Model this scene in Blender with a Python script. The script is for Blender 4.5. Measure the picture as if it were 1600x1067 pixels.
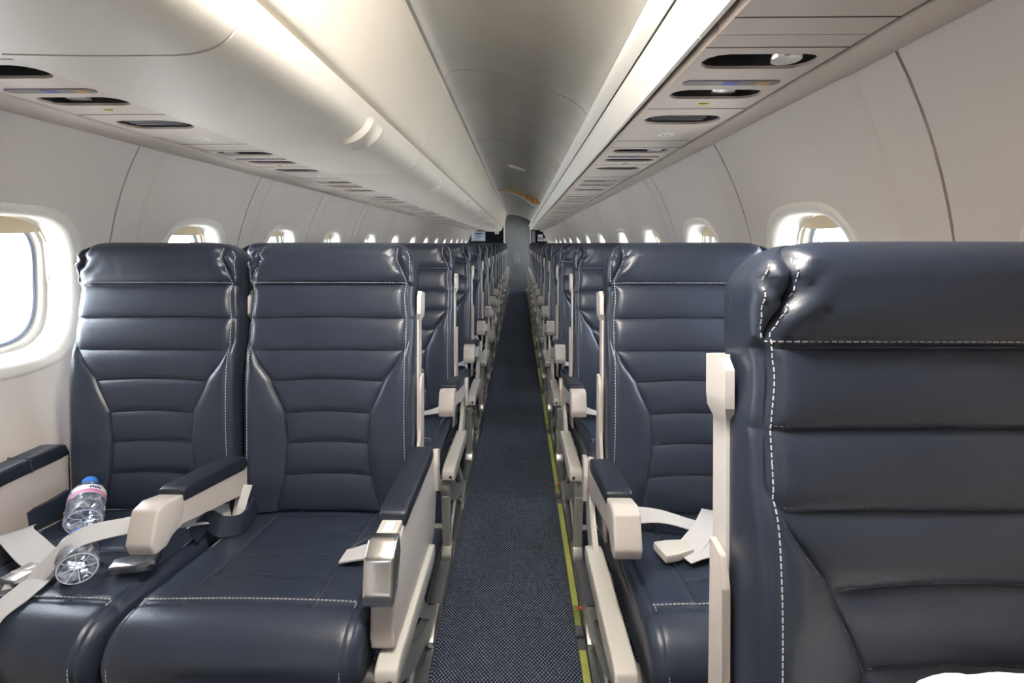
import bpy, bmesh, math, random
from mathutils import Vector, Matrix
random.seed(7)
for o in list(bpy.data.objects): bpy.data.objects.remove(o)
SC = bpy.context.scene
COL = SC.collection
PI = math.pi

# ------------------------------------------------------------------ camera
cam_d = bpy.data.cameras.new('camera'); cam = bpy.data.objects.new('camera', cam_d); COL.objects.link(cam)
cam_d.sensor_width = 36.0; cam_d.lens = 17.01; cam_d.clip_start = 0.02
cam.location = (0.28, 0.0, 1.10)
cam.rotation_euler = (math.radians(90 - 11.476), 0, math.radians(0.834))
SC.camera = cam

# ------------------------------------------------------------------ world, lights, exposure
W = bpy.data.worlds.new('overcast_sky'); SC.world = W; W.use_nodes = True
bg = W.node_tree.nodes['Background']; bg.inputs[0].default_value = (0.86, 0.93, 1.0, 1); bg.inputs[1].default_value = 20.0
SC.view_settings.view_transform = 'Standard'; SC.view_settings.look = 'None'
SC.view_settings.gamma = 1.0; SC.view_settings.use_curve_mapping = False
SC.view_settings.exposure = 0.22

def area(name, loc, rot, sx, sy, power, col):
    l = bpy.data.lights.new(name, 'AREA'); l.shape = 'RECTANGLE'; l.size = sx; l.size_y = sy
    l.energy = power; l.color = col
    o = bpy.data.objects.new(name, l); COL.objects.link(o); o.location = loc; o.rotation_euler = rot
    return o
sun_d = bpy.data.lights.new('sun', 'SUN'); sun_d.energy = 78; sun_d.angle = math.radians(3); sun_d.color = (1.0, 0.96, 0.94)
sun = bpy.data.objects.new('sun', sun_d); COL.objects.link(sun); sun.rotation_euler = (math.radians(-28), 0, 0)
# added unseen fill lights on both sides, ahead of the first row
area('fill_light_left', (-1.05, -0.95, 1.0), (0, math.radians(-90), 0), 1.4, 0.7, 7, (1.0, 0.97, 0.95))
area('fill_light_right', (1.05, -0.95, 1.0), (0, math.radians(90), 0), 1.5, 0.7, 12, (1.0, 0.97, 0.95))

# ------------------------------------------------------------------ materials
def mat(name, col, rough=0.5, metal=0.0, spec=0.5, bump=None, vary=0.0, coat=0.0, vscale=3.0):
    m = bpy.data.materials.new(name); m.use_nodes = True
    nt = m.node_tree; b = nt.nodes['Principled BSDF']
    b.inputs['Base Color'].default_value = (*col, 1); b.inputs['Roughness'].default_value = rough
    b.inputs['Metallic'].default_value = metal; b.inputs['Specular IOR Level'].default_value = spec
    b.inputs['Coat Weight'].default_value = coat
    tc = nt.nodes.new('ShaderNodeTexCoord')
    if vary:
        n = nt.nodes.new('ShaderNodeTexNoise'); n.inputs['Scale'].default_value = vscale; n.inputs['Detail'].default_value = 5
        nt.links.new(tc.outputs['Object'], n.inputs['Vector'])
        r = nt.nodes.new('ShaderNodeMapRange'); r.inputs[1].default_value = .3; r.inputs[2].default_value = .7
        r.inputs[3].default_value = 1 - vary; r.inputs[4].default_value = 1 + vary
        nt.links.new(n.outputs[0], r.inputs[0])
        x = nt.nodes.new('ShaderNodeVectorMath'); x.operation = 'SCALE'; x.inputs[0].default_value = col
        nt.links.new(r.outputs[0], x.inputs['Scale']); nt.links.new(x.outputs[0], b.inputs['Base Color'])
    if bump:
        prev = None
        for sc, st, dist in bump:
            n = nt.nodes.new('ShaderNodeTexNoise'); n.inputs['Scale'].default_value = sc; n.inputs['Detail'].default_value = 4
            nt.links.new(tc.outputs['Object'], n.inputs['Vector'])
            bp = nt.nodes.new('ShaderNodeBump'); bp.inputs['Strength'].default_value = st; bp.inputs['Distance'].default_value = dist
            nt.links.new(n.outputs[0], bp.inputs['Height'])
            if prev: nt.links.new(prev.outputs[0], bp.inputs['Normal'])
            prev = bp
        nt.links.new(prev.outputs[0], b.inputs['Normal'])
    return m
M = {}
M['leather'] = mat('navy_leather', (0.023, 0.031, 0.052), 0.36, spec=0.5, bump=[(14, .18, .010), (380, .22, .0012)], vary=.10, vscale=9)
M['leather_dark'] = mat('navy_pad', (0.014, 0.018, 0.030), 0.42, bump=[(300, .2, .001)])
M['thread'] = mat('white_thread', (0.50, 0.50, 0.54), 0.7)
M['thread_dim'] = mat('grey_thread', (0.085, 0.092, 0.12), 0.7)
M['wall'] = mat('wall_laminate', (0.66, 0.605, 0.565), 0.42, bump=[(220, .06, .002)], vary=.03)
M['bezel'] = mat('window_bezel_plastic', (0.74, 0.71, 0.65), 0.35)
M['bin'] = mat('bin_laminate', (0.66, 0.615, 0.545), 0.52, bump=[(160, .10, .002)], vary=.03)
M['fascia'] = mat('fascia_laminate', (0.66, 0.60, 0.51), 0.42, bump=[(160, .06, .002)], vary=.03)
M['ceil'] = mat('ceiling_laminate', (0.56, 0.53, 0.47), 0.33, bump=[(7, .10, .010)], vary=.07, vscale=4)
M['psu'] = mat('service_panel_plastic', (0.60, 0.53, 0.465), 0.45, bump=[(250, .06, .001)])
M['cove'] = mat('cove_white_plastic', (0.78, 0.765, 0.73), 0.35)
M['dark'] = mat('dark_recess', (0.018, 0.019, 0.023), 0.45)
M['gap'] = mat('black_gap', (0.012, 0.011, 0.010), 0.7)
M['arm'] = mat('beige_arm_plastic', (0.50, 0.455, 0.43), 0.36, bump=[(300, .05, .001)])
M['rail'] = mat('pale_rail_plastic', (0.54, 0.515, 0.475), 0.35)
M['shell'] = mat('seat_shell_plastic', (0.70, 0.665, 0.645), 0.38)
M['alu'] = mat('brushed_aluminium', (0.62, 0.61, 0.57), 0.38, metal=.75, bump=[(90, .08, .002)])
M['steel'] = mat('worn_steel', (0.68, 0.67, 0.65), 0.24, metal=1.0, bump=[(40, .15, .003)])
M['railcover'] = mat('grey_track_cover', (0.085, 0.088, 0.098), 0.4)
M['track'] = mat('seat_track_metal', (0.26, 0.27, 0.27), 0.35, metal=.8)
M['belt'] = mat('grey_belt_webbing', (0.50, 0.485, 0.49), 0.7, bump=[(500, .4, .001)])
M['glowstrip'] = mat('luminous_strip', (0.40, 0.42, 0.10), 0.45, vary=.15, vscale=8)
M['glowdull'] = mat('luminous_strip_worn', (0.20, 0.22, 0.06), 0.5, vary=.2, vscale=12)
M['bulk'] = mat('bulkhead_black', (0.006, 0.007, 0.012), 0.8, spec=.1)
M['door'] = mat('grey_door_panel', (0.24, 0.255, 0.26), 0.45, vary=.04)
M['white'] = mat('white_paint', (0.78, 0.78, 0.77), 0.45)
M['shade'] = mat('cream_window_shade', (0.62, 0.50, 0.32), 0.5)
M['edge_reflection'] = mat('window_blue_seal', (0.30, 0.36, 0.52), 0.4)  # blue painted as the reflection at the pane edge
M['tarmac'] = mat('pale_concrete', (0.55, 0.54, 0.52), 0.9, vary=.1, vscale=.3)
M['hull'] = mat('hull_liner', (0.10, 0.10, 0.10), 0.8)
M['cloth'] = mat('white_cloth', (0.86, 0.86, 0.87), 0.85, bump=[(30, .35, .010)])
M['yellow'] = mat('yellow_marker', (0.55, 0.48, 0.02), 0.5)
M['blue'] = mat('sign_blue', (0.05, 0.08, 0.42), 0.4)
M['amber'] = mat('sign_amber', (0.45, 0.26, 0.08), 0.4)
M['signgrey'] = mat('sign_grey', (0.16, 0.14, 0.15), 0.35)
M['exitamber'] = mat('exit_amber', (0.62, 0.38, 0.10), 0.4)
M['faint'] = mat('faint_print', (0.36, 0.37, 0.37), 0.5)
M['red'] = mat('sign_red', (0.62, 0.03, 0.02), 0.5)
M['cap'] = mat('blue_bottle_cap', (0.05, 0.22, 0.72), 0.35)
M['pink'] = mat('label_pink', (0.80, 0.22, 0.42), 0.5)
M['lblue'] = mat('label_pale_blue', (0.62, 0.70, 0.88), 0.5)
M['navy_text'] = mat('print_navy', (0.03, 0.05, 0.16), 0.5)
M['lamp'] = mat('fill_globe_glow', (0.9, 0.9, 0.86), 0.5)  # glowing surface of the added, unseen globe over the aisle
b = M['lamp'].node_tree.nodes['Principled BSDF']; b.inputs['Emission Color'].default_value = (1, .95, .88, 1); b.inputs['Emission Strength'].default_value = 230

def glass(name, tint, gloss):
    m = bpy.data.materials.new(name); m.use_nodes = True; nt = m.node_tree; nt.nodes.clear()
    out = nt.nodes.new('ShaderNodeOutputMaterial'); mx = nt.nodes.new('ShaderNodeMixShader')
    t = nt.nodes.new('ShaderNodeBsdfTransparent'); t.inputs[0].default_value = (*tint, 1)
    g = nt.nodes.new('ShaderNodeBsdfGlossy'); g.inputs['Roughness'].default_value = .03
    f = nt.nodes.new('ShaderNodeLayerWeight'); f.inputs['Blend'].default_value = gloss
    nt.links.new(f.outputs['Fresnel'], mx.inputs[0]); nt.links.new(t.outputs[0], mx.inputs[1]); nt.links.new(g.outputs[0], mx.inputs[2])
    nt.links.new(mx.outputs[0], out.inputs[0]); return m
M['pane'] = glass('window_acrylic', (0.93, 0.96, 0.98), .12)
M['pet'] = glass('clear_bottle_plastic', (0.93, 0.95, 1.0), .30)
nt_ = M['pet'].node_tree; bp_n = nt_.nodes.new('ShaderNodeBump'); bp_n.inputs['Strength'].default_value = .5; bp_n.inputs['Distance'].default_value = .004; nz_ = nt_.nodes.new('ShaderNodeTexNoise'); nz_.inputs['Scale'].default_value = 60
tcn_ = nt_.nodes.new('ShaderNodeTexCoord'); nt_.links.new(tcn_.outputs['Object'], nz_.inputs['Vector']); nt_.links.new(nz_.outputs[0], bp_n.inputs['Height'])
out_ = [n for n in nt_.nodes if n.type == 'OUTPUT_MATERIAL'][0]; old_ = out_.inputs[0].links[0].from_socket
df_ = nt_.nodes.new('ShaderNodeBsdfDiffuse'); df_.inputs[0].default_value = (.80, .85, .98, 1); m2_ = nt_.nodes.new('ShaderNodeMixShader')
rp_ = nt_.nodes.new('ShaderNodeMapRange'); rp_.inputs[1].default_value = .42; rp_.inputs[2].default_value = .66; rp_.inputs[3].default_value = .06; rp_.inputs[4].default_value = .42
nt_.links.new(nz_.outputs[0], rp_.inputs[0]); nt_.links.new(rp_.outputs[0], m2_.inputs[0]); nt_.links.new(old_, m2_.inputs[1]); nt_.links.new(df_.outputs[0], m2_.inputs[2]); nt_.links.new(m2_.outputs[0], out_.inputs[0])
for n_ in nt_.nodes:
    if n_.type == 'BSDF_GLOSSY': nt_.links.new(bp_n.outputs[0], n_.inputs['Normal'])

def carpet():
    m = mat('navy_woven_carpet', (0.02, 0.025, 0.045), 0.95, spec=.1); nt = m.node_tree; b = nt.nodes['Principled BSDF']
    tc = nt.nodes.new('ShaderNodeTexCoord'); sp = nt.nodes.new('ShaderNodeSeparateXYZ'); nt.links.new(tc.outputs['Object'], sp.inputs[0])
    def sn(i, k):
        a = nt.nodes.new('ShaderNodeMath'); a.operation = 'MULTIPLY'; a.inputs[1].default_value = k; nt.links.new(sp.outputs[i], a.inputs[0])
        s = nt.nodes.new('ShaderNodeMath'); s.operation = 'SINE'; nt.links.new(a.outputs[0], s.inputs[0]); return s
    p = nt.nodes.new('ShaderNodeMath'); p.operation = 'MULTIPLY'
    nt.links.new(sn(0, 2*PI/.0100).outputs[0], p.inputs[0]); nt.links.new(sn(1, 2*PI/.0120).outputs[0], p.inputs[1])
    n = nt.nodes.new('ShaderNodeTexNoise'); n.inputs['Scale'].default_value = 130; nt.links.new(tc.outputs['Object'], n.inputs['Vector'])
    ad = nt.nodes.new('ShaderNodeMath'); ad.operation = 'ADD'; nt.links.new(p.outputs[0], ad.inputs[0]); nt.links.new(n.outputs[0], ad.inputs[1])
    r = nt.nodes.new('ShaderNodeValToRGB'); r.color_ramp.elements[0].position = .55; r.color_ramp.elements[0].color = (0.016, 0.020, 0.034, 1)
    r.color_ramp.elements[1].position = 1.25 if False else 1.0; r.color_ramp.elements[1].color = (0.23, 0.265, 0.345, 1)
    nt.links.new(ad.outputs[0], r.inputs[0]); nt.links.new(r.outputs[0], b.inputs['Base Color'])
    bp = nt.nodes.new('ShaderNodeBump'); bp.inputs['Strength'].default_value = .6; bp.inputs['Distance'].default_value = .003
    nt.links.new(ad.outputs[0], bp.inputs['Height']); nt.links.new(bp.outputs[0], b.inputs['Normal'])
    return m
M['carpet'] = carpet()

# ------------------------------------------------------------------ mesh helpers
def me(name, verts, faces, m, smooth=False, angle=None):
    d = bpy.data.meshes.new(name); d.from_pydata([tuple(v) for v in verts], [], faces); d.update()
    bm = bmesh.new(); bm.from_mesh(d); bmesh.ops.recalc_face_normals(bm, faces=bm.faces); bm.to_mesh(d); bm.free()
    d.materials.append(M[m])
    if smooth:
        d.polygons.foreach_set('use_smooth', [True]*len(d.polygons))
        if angle: d.set_sharp_from_angle(angle=math.radians(angle))
    return d
def bm_me(name, bm, m, smooth=True, angle=35):
    bmesh.ops.recalc_face_normals(bm, faces=bm.faces)
    d = bpy.data.meshes.new(name); bm.to_mesh(d); bm.free(); d.materials.append(M[m])
    if smooth:
        d.polygons.foreach_set('use_smooth', [True]*len(d.polygons)); d.set_sharp_from_angle(angle=math.radians(angle))
    return d
def ob(name, d, parent=None, loc=None, rot=None, kind=None, label=None, cat=None, group=None):
    o = bpy.data.objects.new(name, d); COL.objects.link(o)
    if parent: o.parent = parent
    if loc: o.location = loc
    if rot: o.rotation_euler = rot
    if kind: o['kind'] = kind
    if label: o['label'] = label
    if cat: o['category'] = cat
    if group: o['group'] = group
    return o
def box_bm(bm, x0, x1, y0, y1, z0, z1, mtx=None):
    v = [bm.verts.new(mtx @ Vector(c) if mtx else c) for c in ((x0,y0,z0),(x1,y0,z0),(x1,y1,z0),(x0,y1,z0),(x0,y0,z1),(x1,y0,z1),(x1,y1,z1),(x0,y1,z1))]
    for f in ((0,3,2,1),(4,5,6,7),(0,1,5,4),(1,2,6,5),(2,3,7,6),(3,0,4,7)): bm.faces.new([v[i] for i in f])
def box(name, m, x0, x1, y0, y1, z0, z1, bev=0.0, seg=2, mtx=None):
    bm = bmesh.new(); box_bm(bm, x0, x1, y0, y1, z0, z1, mtx)
    if bev: bmesh.ops.bevel(bm, geom=bm.edges[:], offset=bev, segments=seg, affect='EDGES', profile=.6)
    return bm_me(name, bm, m)
def prism(name, m, poly, a0, a1, axis='x', bev=0.0, seg=2):
    """polygon in the two other axes, extruded along axis from a0 to a1"""
    bm = bmesh.new()
    def P(a, p):
        return (a, p[0], p[1]) if axis == 'x' else ((p[0], a, p[1]) if axis == 'y' else (p[0], p[1], a))
    A = [bm.verts.new(P(a0, p)) for p in poly]; B = [bm.verts.new(P(a1, p)) for p in poly]
    n = len(poly); bm.faces.new(A); bm.faces.new(B[::-1])
    for i in range(n): bm.faces.new((A[i], B[i], B[(i+1) % n], A[(i+1) % n]))
    if bev: bmesh.ops.bevel(bm, geom=bm.edges[:], offset=bev, segments=seg, affect='EDGES', profile=.6, clamp_overlap=True)
    return bm_me(name, bm, m)
def tube_bm(bm, pts, r, n=10, caps=True):
    pts = [Vector(p) for p in pts]; rings = []
    for i, p in enumerate(pts):
        t = (pts[min(i+1, len(pts)-1)] - pts[max(i-1, 0)]).normalized()
        a = Vector((0,0,1)) if abs(t.z) < .9 else Vector((1,0,0))
        u = t.cross(a).normalized(); w = u.cross(t)
        rr = r[i] if isinstance(r, (list, tuple)) else r
        rings.append([bm.verts.new(p + (u*math.cos(2*PI*k/n) + w*math.sin(2*PI*k/n))*rr) for k in range(n)])
    for a, c in zip(rings, rings[1:]):
        for k in range(n): bm.faces.new((a[k], a[(k+1) % n], c[(k+1) % n], c[k]))
    if caps: bm.faces.new(rings[0][::-1]); bm.faces.new(rings[-1])
def tube(name, m, pts, r, n=10):
    bm = bmesh.new(); tube_bm(bm, pts, r, n); return bm_me(name, bm, m)
def spline(pts, k=6):
    out = []; P = [Vector(p) for p in pts]
    for i in range(len(P)-1):
        p0 = P[max(i-1,0)]; p1 = P[i]; p2 = P[i+1]; p3 = P[min(i+2, len(P)-1)]
        for j in range(k):
            t = j/k
            out.append(.5*((2*p1) + (p2-p0)*t + (2*p0-5*p1+4*p2-p3)*t*t + (3*p1-p0-3*p2+p3)*t**3))
    out.append(P[-1]); return out
def ribbon(name, m, pts, wid, th=.0022, k=6):
    """pts: list of (point, width direction); smooth strap with real thickness"""
    C = spline([p for p, w in pts], k); Wd = spline([w for p, w in pts], k)
    bm = bmesh.new(); rings = []
    for i, c in enumerate(C):
        t = (C[min(i+1, len(C)-1)] - C[max(i-1, 0)]).normalized()
        w = Wd[i].normalized(); w = (w - t*w.dot(t)).normalized(); nn = t.cross(w).normalized()
        rings.append([bm.verts.new(c + w*(a*wid/2) + nn*(b_*th/2)) for a, b_ in ((-1,-1),(-.5,-1),(0,-1),(.5,-1),(1,-1),(1,1),(.5,1),(0,1),(-.5,1),(-1,1))])
    n = len(rings[0])
    for a, c in zip(rings, rings[1:]):
        for q in range(n): bm.faces.new((a[q], a[(q+1) % n], c[(q+1) % n], c[q]))
    bm.faces.new(rings[0][::-1]); bm.faces.new(rings[-1])
    return bm_me(name, bm, m)
def extrude_profile(name, m, prof, y0, y1, th, smooth=True, flip=1):
    """open profile [(x,z)..] turned into a panel of thickness th running along y"""
    n = len(prof); off = []
    for i in range(n):
        a = Vector(prof[max(i-1,0)]); c = Vector(prof[min(i+1,n-1)]); t = (c-a).normalized(); off.append(Vector((-t.y, t.x))*th*flip)
    V = []; F = []
    for y in (y0, y1):
        for p in prof: V.append((p[0], y, p[1]))
        for p, o in zip(prof, off): V.append((p[0]+o.x, y, p[1]+o.y))
    N = 2*n
    for i in range(n-1):
        F.append((i, i+1, N+i+1, N+i)); F.append((n+i, N+n+i, N+n+i+1, n+i+1))
        F.append((i, n+i, n+i+1, i+1)); F.append((N+i, N+i+1, N+n+i+1, N+n+i))
    F.append((0, N, N+n, n)); F.append((n-1, 2*n-1, N+2*n-1, N+n-1))
    d = me(name, V, F, m, True, 35); return d
def sm(a, b_, x):
    t = min(1, max(0, (x-a)/(b_-a))); return t*t*(3-2*t)
def interp(tab, x):
    if x <= tab[0][0]: return tab[0][1]
    for (a, va), (c, vc) in zip(tab, tab[1:]):
        if x <= c:
            t = (x-a)/(c-a); t = t*t*(3-2*t)*.35 + t*.65
            return va + (vc-va)*t
    return tab[-1][1]
ORD = ['first','second','third','fourth','fifth','sixth','seventh','eighth','ninth','tenth','eleventh','twelfth','thirteenth','fourteenth','fifteenth','sixteenth']

Y0, Y1 = -2.0, 12.1          # cabin ends
R = 1.03; ZC = 0.80          # sidewall circle

# ------------------------------------------------------------------ ground, floor, hull
ob('ground', me('ground', [(-60,-60,-1.6),(60,-60,-1.6),(60,70,-1.6),(-60,70,-1.6)], [(0,1,2,3)], 'tarmac'), kind='structure', label='pale concrete apron outside the windows')
ob('floor', box('floor', 'carpet', -.72, .72, Y0, Y1, -.04, -.004), kind='structure', label='navy woven carpet floor under the seats')

# ------------------------------------------------------------------ side walls
WY = [-1.55, -.19, .51, 1.21, 1.905, 2.60, 3.30, 4.13, 4.95, 5.78, 6.60, 7.43, 8.25, 9.07, 9.90, 10.72, 11.55]
WY = WY[1:]
SB, ST = -0.885, 0.640       # arc length limits (floor, trim)
WS = 0.185                   # arc length of window centre
def wallpt(side, y, s, inn=0.0):
    r = R - inn; a = s/R
    return (side*r*math.cos(a), y, ZC + r*math.sin(a))
def sup(t, a, b_, n=3.0):
    c, s = math.cos(t), math.sin(t)
    return (a*math.copysign(abs(c)**(2/n), c), b_*math.copysign(abs(s)**(2/n), s))
STRIP = 0.10
joints = [(a+c)/2 for a, c in zip(WY, WY[1:])]
HY, HS = 0.200, 0.222        # bezel outer half size
def wall_panel(side, ya, yb, yc):
    N = 96; V = []; F = []; loops = []
    def inn(y):
        t = (y-ya)/(yb-ya); e = min(t, 1-t)*(yb-ya)
        return 0.007*(1 - math.exp(-e/.012))
    def rect(ang):
        c, s = math.cos(ang), math.sin(ang)
        ks = []
        if c > 1e-9: ks.append((yb-yc)/c)
        if c < -1e-9: ks.append((ya-yc)/c)
        if s > 1e-9: ks.append((ST-WS)/s)
        if s < -1e-9: ks.append((SB-WS)/s)
        k = min(x for x in ks if x > 0); return (c*k, s*k)
    angs = []
    corners = [math.atan2(s-WS, y-yc) for s in (SB, ST) for y in (ya, yb)]
    base = [2*PI*i/N - PI for i in range(N)]
    for c in corners:
        i = min(range(N), key=lambda j: abs((base[j]-c+PI) % (2*PI)-PI)); base[i] = c
    fr = [0, .015, .04, .08, .16, .28, .42, .56, .70, .84, .94, 1]
    for f in fr:
        L = []
        for a in base:
            p = rect(a); t = math.atan2(p[1]/HS, p[0]/HY); q = sup(t, HY, HS)
            ay = p[0]+(q[0]-p[0])*f; as_ = p[1]+(q[1]-p[1])*f
            L.append(len(V)); V.append(wallpt(side, yc+ay, WS+as_, inn(yc+ay)))
        loops.append(L)
    # flange back at the outer edge
    L = []
    for a in base:
        p = rect(a); L.append(len(V)); V.append(wallpt(side, yc+p[0], WS+p[1], -.02))
    loops.insert(0, L)
    for A, B in zip(loops, loops[1:]):
        for i in range(N): F.append((A[i], A[(i+1) % N], B[(i+1) % N], B[i]))
    return me('wall_panel', V, F, 'wall', True, 40)
def ring_mesh(name, m, side, prof, N=64, n=3.0):
    """prof: list of (half y, half s, inward offset)"""
    V = []; F = []
    for hy, hs, i_ in prof:
        for k in range(N):
            q = sup(2*PI*k/N, hy, hs, n); p = wallpt(side, q[0], WS+q[1], 0)
            a = WS/R; nrm = (-side*math.cos(a), -math.sin(a))
            V.append((p[0]+nrm[0]*i_, p[1], p[2]+nrm[1]*i_))
    for j in range(len(prof)-1):
        for k in range(N): F.append((j*N+k, j*N+(k+1) % N, (j+1)*N+(k+1) % N, (j+1)*N+k))
    return me(name, V, F, m, True, 50)
def hull_me(side, ya, yb, yc):
    """opaque outer skin behind the panel with the window cut out"""
    N = 64; V = []; F = []
    base = [2*PI*i/N - PI for i in range(N)]
    for c in [math.atan2(s-WS, y-yc) for s in (SB-.1, ST+.3) for y in (ya, yb)]:
        i = min(range(N), key=lambda j: abs((base[j]-c+PI) % (2*PI)-PI)); base[i] = c
    for f in (0, .15, .3, .45, .6, .8, 1):
        for a in base:
            c, s = math.cos(a), math.sin(a); ks = []
            if c > 1e-9: ks.append((yb-yc)/c)
            if c < -1e-9: ks.append((ya-yc)/c)
            if s > 1e-9: ks.append((ST+.3-WS)/s)
            if s < -1e-9: ks.append((SB-.1-WS)/s)
            k = min(x for x in ks if x > 0); p = (c*k, s*k)
            t = math.atan2(p[1]/.175, p[0]/.153); q = sup(t, .153, .175)
            V.append(wallpt(side, yc+p[0]+(q[0]-p[0])*f, WS+p[1]+(q[1]-p[1])*f, -.10))
    for j in range(6):
        for i in range(N): F.append((j*N+i, j*N+(i+1) % N, (j+1)*N+(i+1) % N, (j+1)*N+i))
    return me('hull_skin', V, F, 'hull')
wn = 0
for side, wname in ((-1, 'wall_left'), (1, 'wall_right')):
    wroot = ob(wname, None, kind='structure', label='curved cream sidewall of the cabin beside the %s' % ('double seats' if side < 0 else 'single seats'), loc=(side*R, 0, 0))
    wo = Vector((-side*R, 0, 0))
    bez = ring_mesh('window_frame', 'bezel', side, [(HY+.002, HS+.002, -.004), (HY, HS, .010), (HY-.006, HS-.006, .0135), (HY-.014, HS-.014, .014), (HY-.026, HS-.026, .009), (HY-.034, HS-.034, -.006), (HY-.038, HS-.038, -.030), (HY-.040, HS-.040, -.060), (HY-.048, HS-.048, -.062), (HY-.052, HS-.052, -.105)])
    edge_reflection = ring_mesh('pane_edge_reflection', 'edge_reflection', side, [(HY-.051, HS-.051, -.080), (HY-.058, HS-.058, -.080), (HY-.058, HS-.058, -.10), (HY-.051, HS-.051, -.10)])  # thin blue ring shaped to stand in for a pane edge reflection
    # pane: filled super-ellipse, slightly inside the frame
    V = [wallpt(side, 0, WS, -.085)]; F = []
    for rr in (.5, 1):
        for k in range(48):
            q = sup(2*PI*k/48, (HY-.053)*rr, (HS-.053)*rr); p = wallpt(side, q[0], WS+q[1], 0); a = WS/R
            V.append((p[0]+side*math.cos(a)*.085, p[1], p[2]+math.sin(a)*.085))
    for k in range(48): F.append((0, 1+k, 1+(k+1) % 48)); F.append((1+k, 49+k, 49+(k+1) % 48, 1+(k+1) % 48))
    pane = me('pane', V, F, 'pane')
    # shade: upper slice of the opening
    def shade_me(low, closed=False):
        V = []; F = []; n = 20; hy, hs = HY-.042, HS-.042
        for d in (.052, .056):
            for k in range(n+1):
                yy = -hy + 2*hy*k/n; top = hs*(max(0, 1-abs(yy/hy)**3))**(1/3.0)
                lo = -top if closed else min(top, low - .012*(1-(yy/hy)**2))
                for s_ in (top, lo):
                    p = wallpt(side, yy, WS+s_, 0); a = WS/R
                    V.append((p[0]+side*math.cos(a)*d, p[1], p[2]+math.sin(a)*d))
        h = 2*(n+1)
        for k in range(n):
            F.append((2*k, 2*k+2, 2*k+3, 2*k+1)); F.append((h+2*k, h+2*k+1, h+2*k+3, h+2*k+2)); F.append((2*k+1, 2*k+3, h+2*k+3, h+2*k+1))
        return me('window_shade', V, F, 'shade', True, 30)
    shut = shade_me(0, True)
    shades = [shade_me(.158), shade_me(.152), shade_me(.146)]
    jj = [Y0] + joints + [Y1]
    for i, yc in enumerate(WY):
        ya = jj[i] + (STRIP/2 if i else 0) + .0015; yb = jj[i+1] - (STRIP/2 if i < len(WY)-1 else 0) - .0015
        p = ob('wall_panel', wall_panel(side, ya, yb, yc), wroot); p.location = wo
        h = ob('hull_skin', hull_me(side, jj[i], jj[i+1], yc), wroot); h.location = wo
        if i < len(WY)-1:
            s_prof = [wallpt(side, 0, SB + (ST-SB)*k/28, .002) for k in range(29)]
            d = extrude_profile('joint_strip', 'wall', [(q[0], q[2]) for q in s_prof], jj[i+1]-STRIP/2+.0015, jj[i+1]+STRIP/2-.0015, .016, flip=(-1 if side > 0 else 1))
            s_ = ob('joint_strip', d, wroot); s_.location = wo
        wn += 1
        w = ob('window_%d' % wn, None, loc=(0, yc, 0), kind='structure', label='rounded cabin window with cream shade and pale frame')
        ob('window_frame', bez, w); ob('pane', pane, w); ob('window_shade', shut if yc < .6 else shades[(i*7+wn) % 3], w); ob('pane_edge_reflection', edge_reflection, w)

# hull crown over the ceiling
prof = [(R*1.1*math.cos(a), ZC+R*1.1*math.sin(a)) for a in [math.radians(38+104*k/24) for k in range(25)]]
ob('hull_crown', extrude_profile('hull_crown', 'hull', prof, Y0, Y1+.3, .02), kind='structure', label='dark fuselage skin over the ceiling')

# ------------------------------------------------------------------ ceiling, fascia, cove
BL = 1.30; BJ = .80
jy = [BJ + BL*k for k in range(-2, 9)]; jy = [Y0] + [y for y in jy if Y0+.1 < y < Y1-.1] + [Y1]
ceil_prof = [(-.017,1.740),(-.013,1.753),(-.004,1.766),(.022,1.775),(.07,1.777),(.13,1.773),(.199,1.763),(.27,1.743),(.351,1.716),(.42,1.692),(.491,1.660),(.53,1.632),(.557,1.602),(.60,1.565),(.66,1.525),(.72,1.50)]
ceil_prof = [tuple(v) for v in spline([Vector((x,0,z)) for x,z in ceil_prof], 3)]; ceil_prof = [(v[0], v[2]) for v in ceil_prof]
croot = ob('ceiling', None, kind='structure', loc=(.27, 0, 1.75), label='glossy cream curved ceiling above the aisle')
for a, c in zip(jy, jy[1:]):
    d = extrude_profile('ceiling_panel', 'ceil', ceil_prof, a+.0035, c-.0035, .012)
    o = ob('ceiling_panel', d, croot); o.location = (-.27, 0, -1.75)
fas_prof = [(-.155,1.468),(-.124,1.474),(-.110,1.489),(-.098,1.514),(-.082,1.550),(-.066,1.592),(-.053,1.632),(-.040,1.676),(-.033,1.722)]
fas_prof = [(v[0], v[2]) for v in spline([Vector((x,0,z)) for x,z in fas_prof], 3)]
troot = ob('trim_1', None, kind='structure', loc=(-.1, 0, 1.6), label='cream curved fascia between the bins and the ceiling')
for a, c in zip(jy, jy[1:]):
    o = ob('fascia_panel', extrude_profile('fascia_panel', 'fascia', fas_prof, a+.0012, c-.0012, .010), troot); o.location = (.1, 0, -1.6)
    o = ob('edge_strip', extrude_profile('edge_strip', 'fascia', [(-.034,1.724),(-.030,1.732),(-.026,1.736)], a+.0012, c-.0012, .008), troot); o.location = (.1, 0, -1.6)
troot2 = ob('trim_2', None, kind='structure', loc=(.53, 0, 1.45), label='white lighting cove above the single seats')
for a, c in zip(jy, jy[1:]):
    for nm, mm, pr in (('cove_panel', 'cove', [(.551,1.398),(.546,1.401),(.535,1.430),(.527,1.462),(.5255,1.472)]),
                       ('cove_lip', 'cove', [(.524,1.4775),(.512,1.493),(.503,1.507),(.503,1.514),(.512,1.518),(.56,1.518)]),):
        o = ob(nm, extrude_profile(nm, mm, pr, a+.0012, c-.0012, .008, flip=-1), troot2); o.location = (-.53, 0, -1.45)
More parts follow.
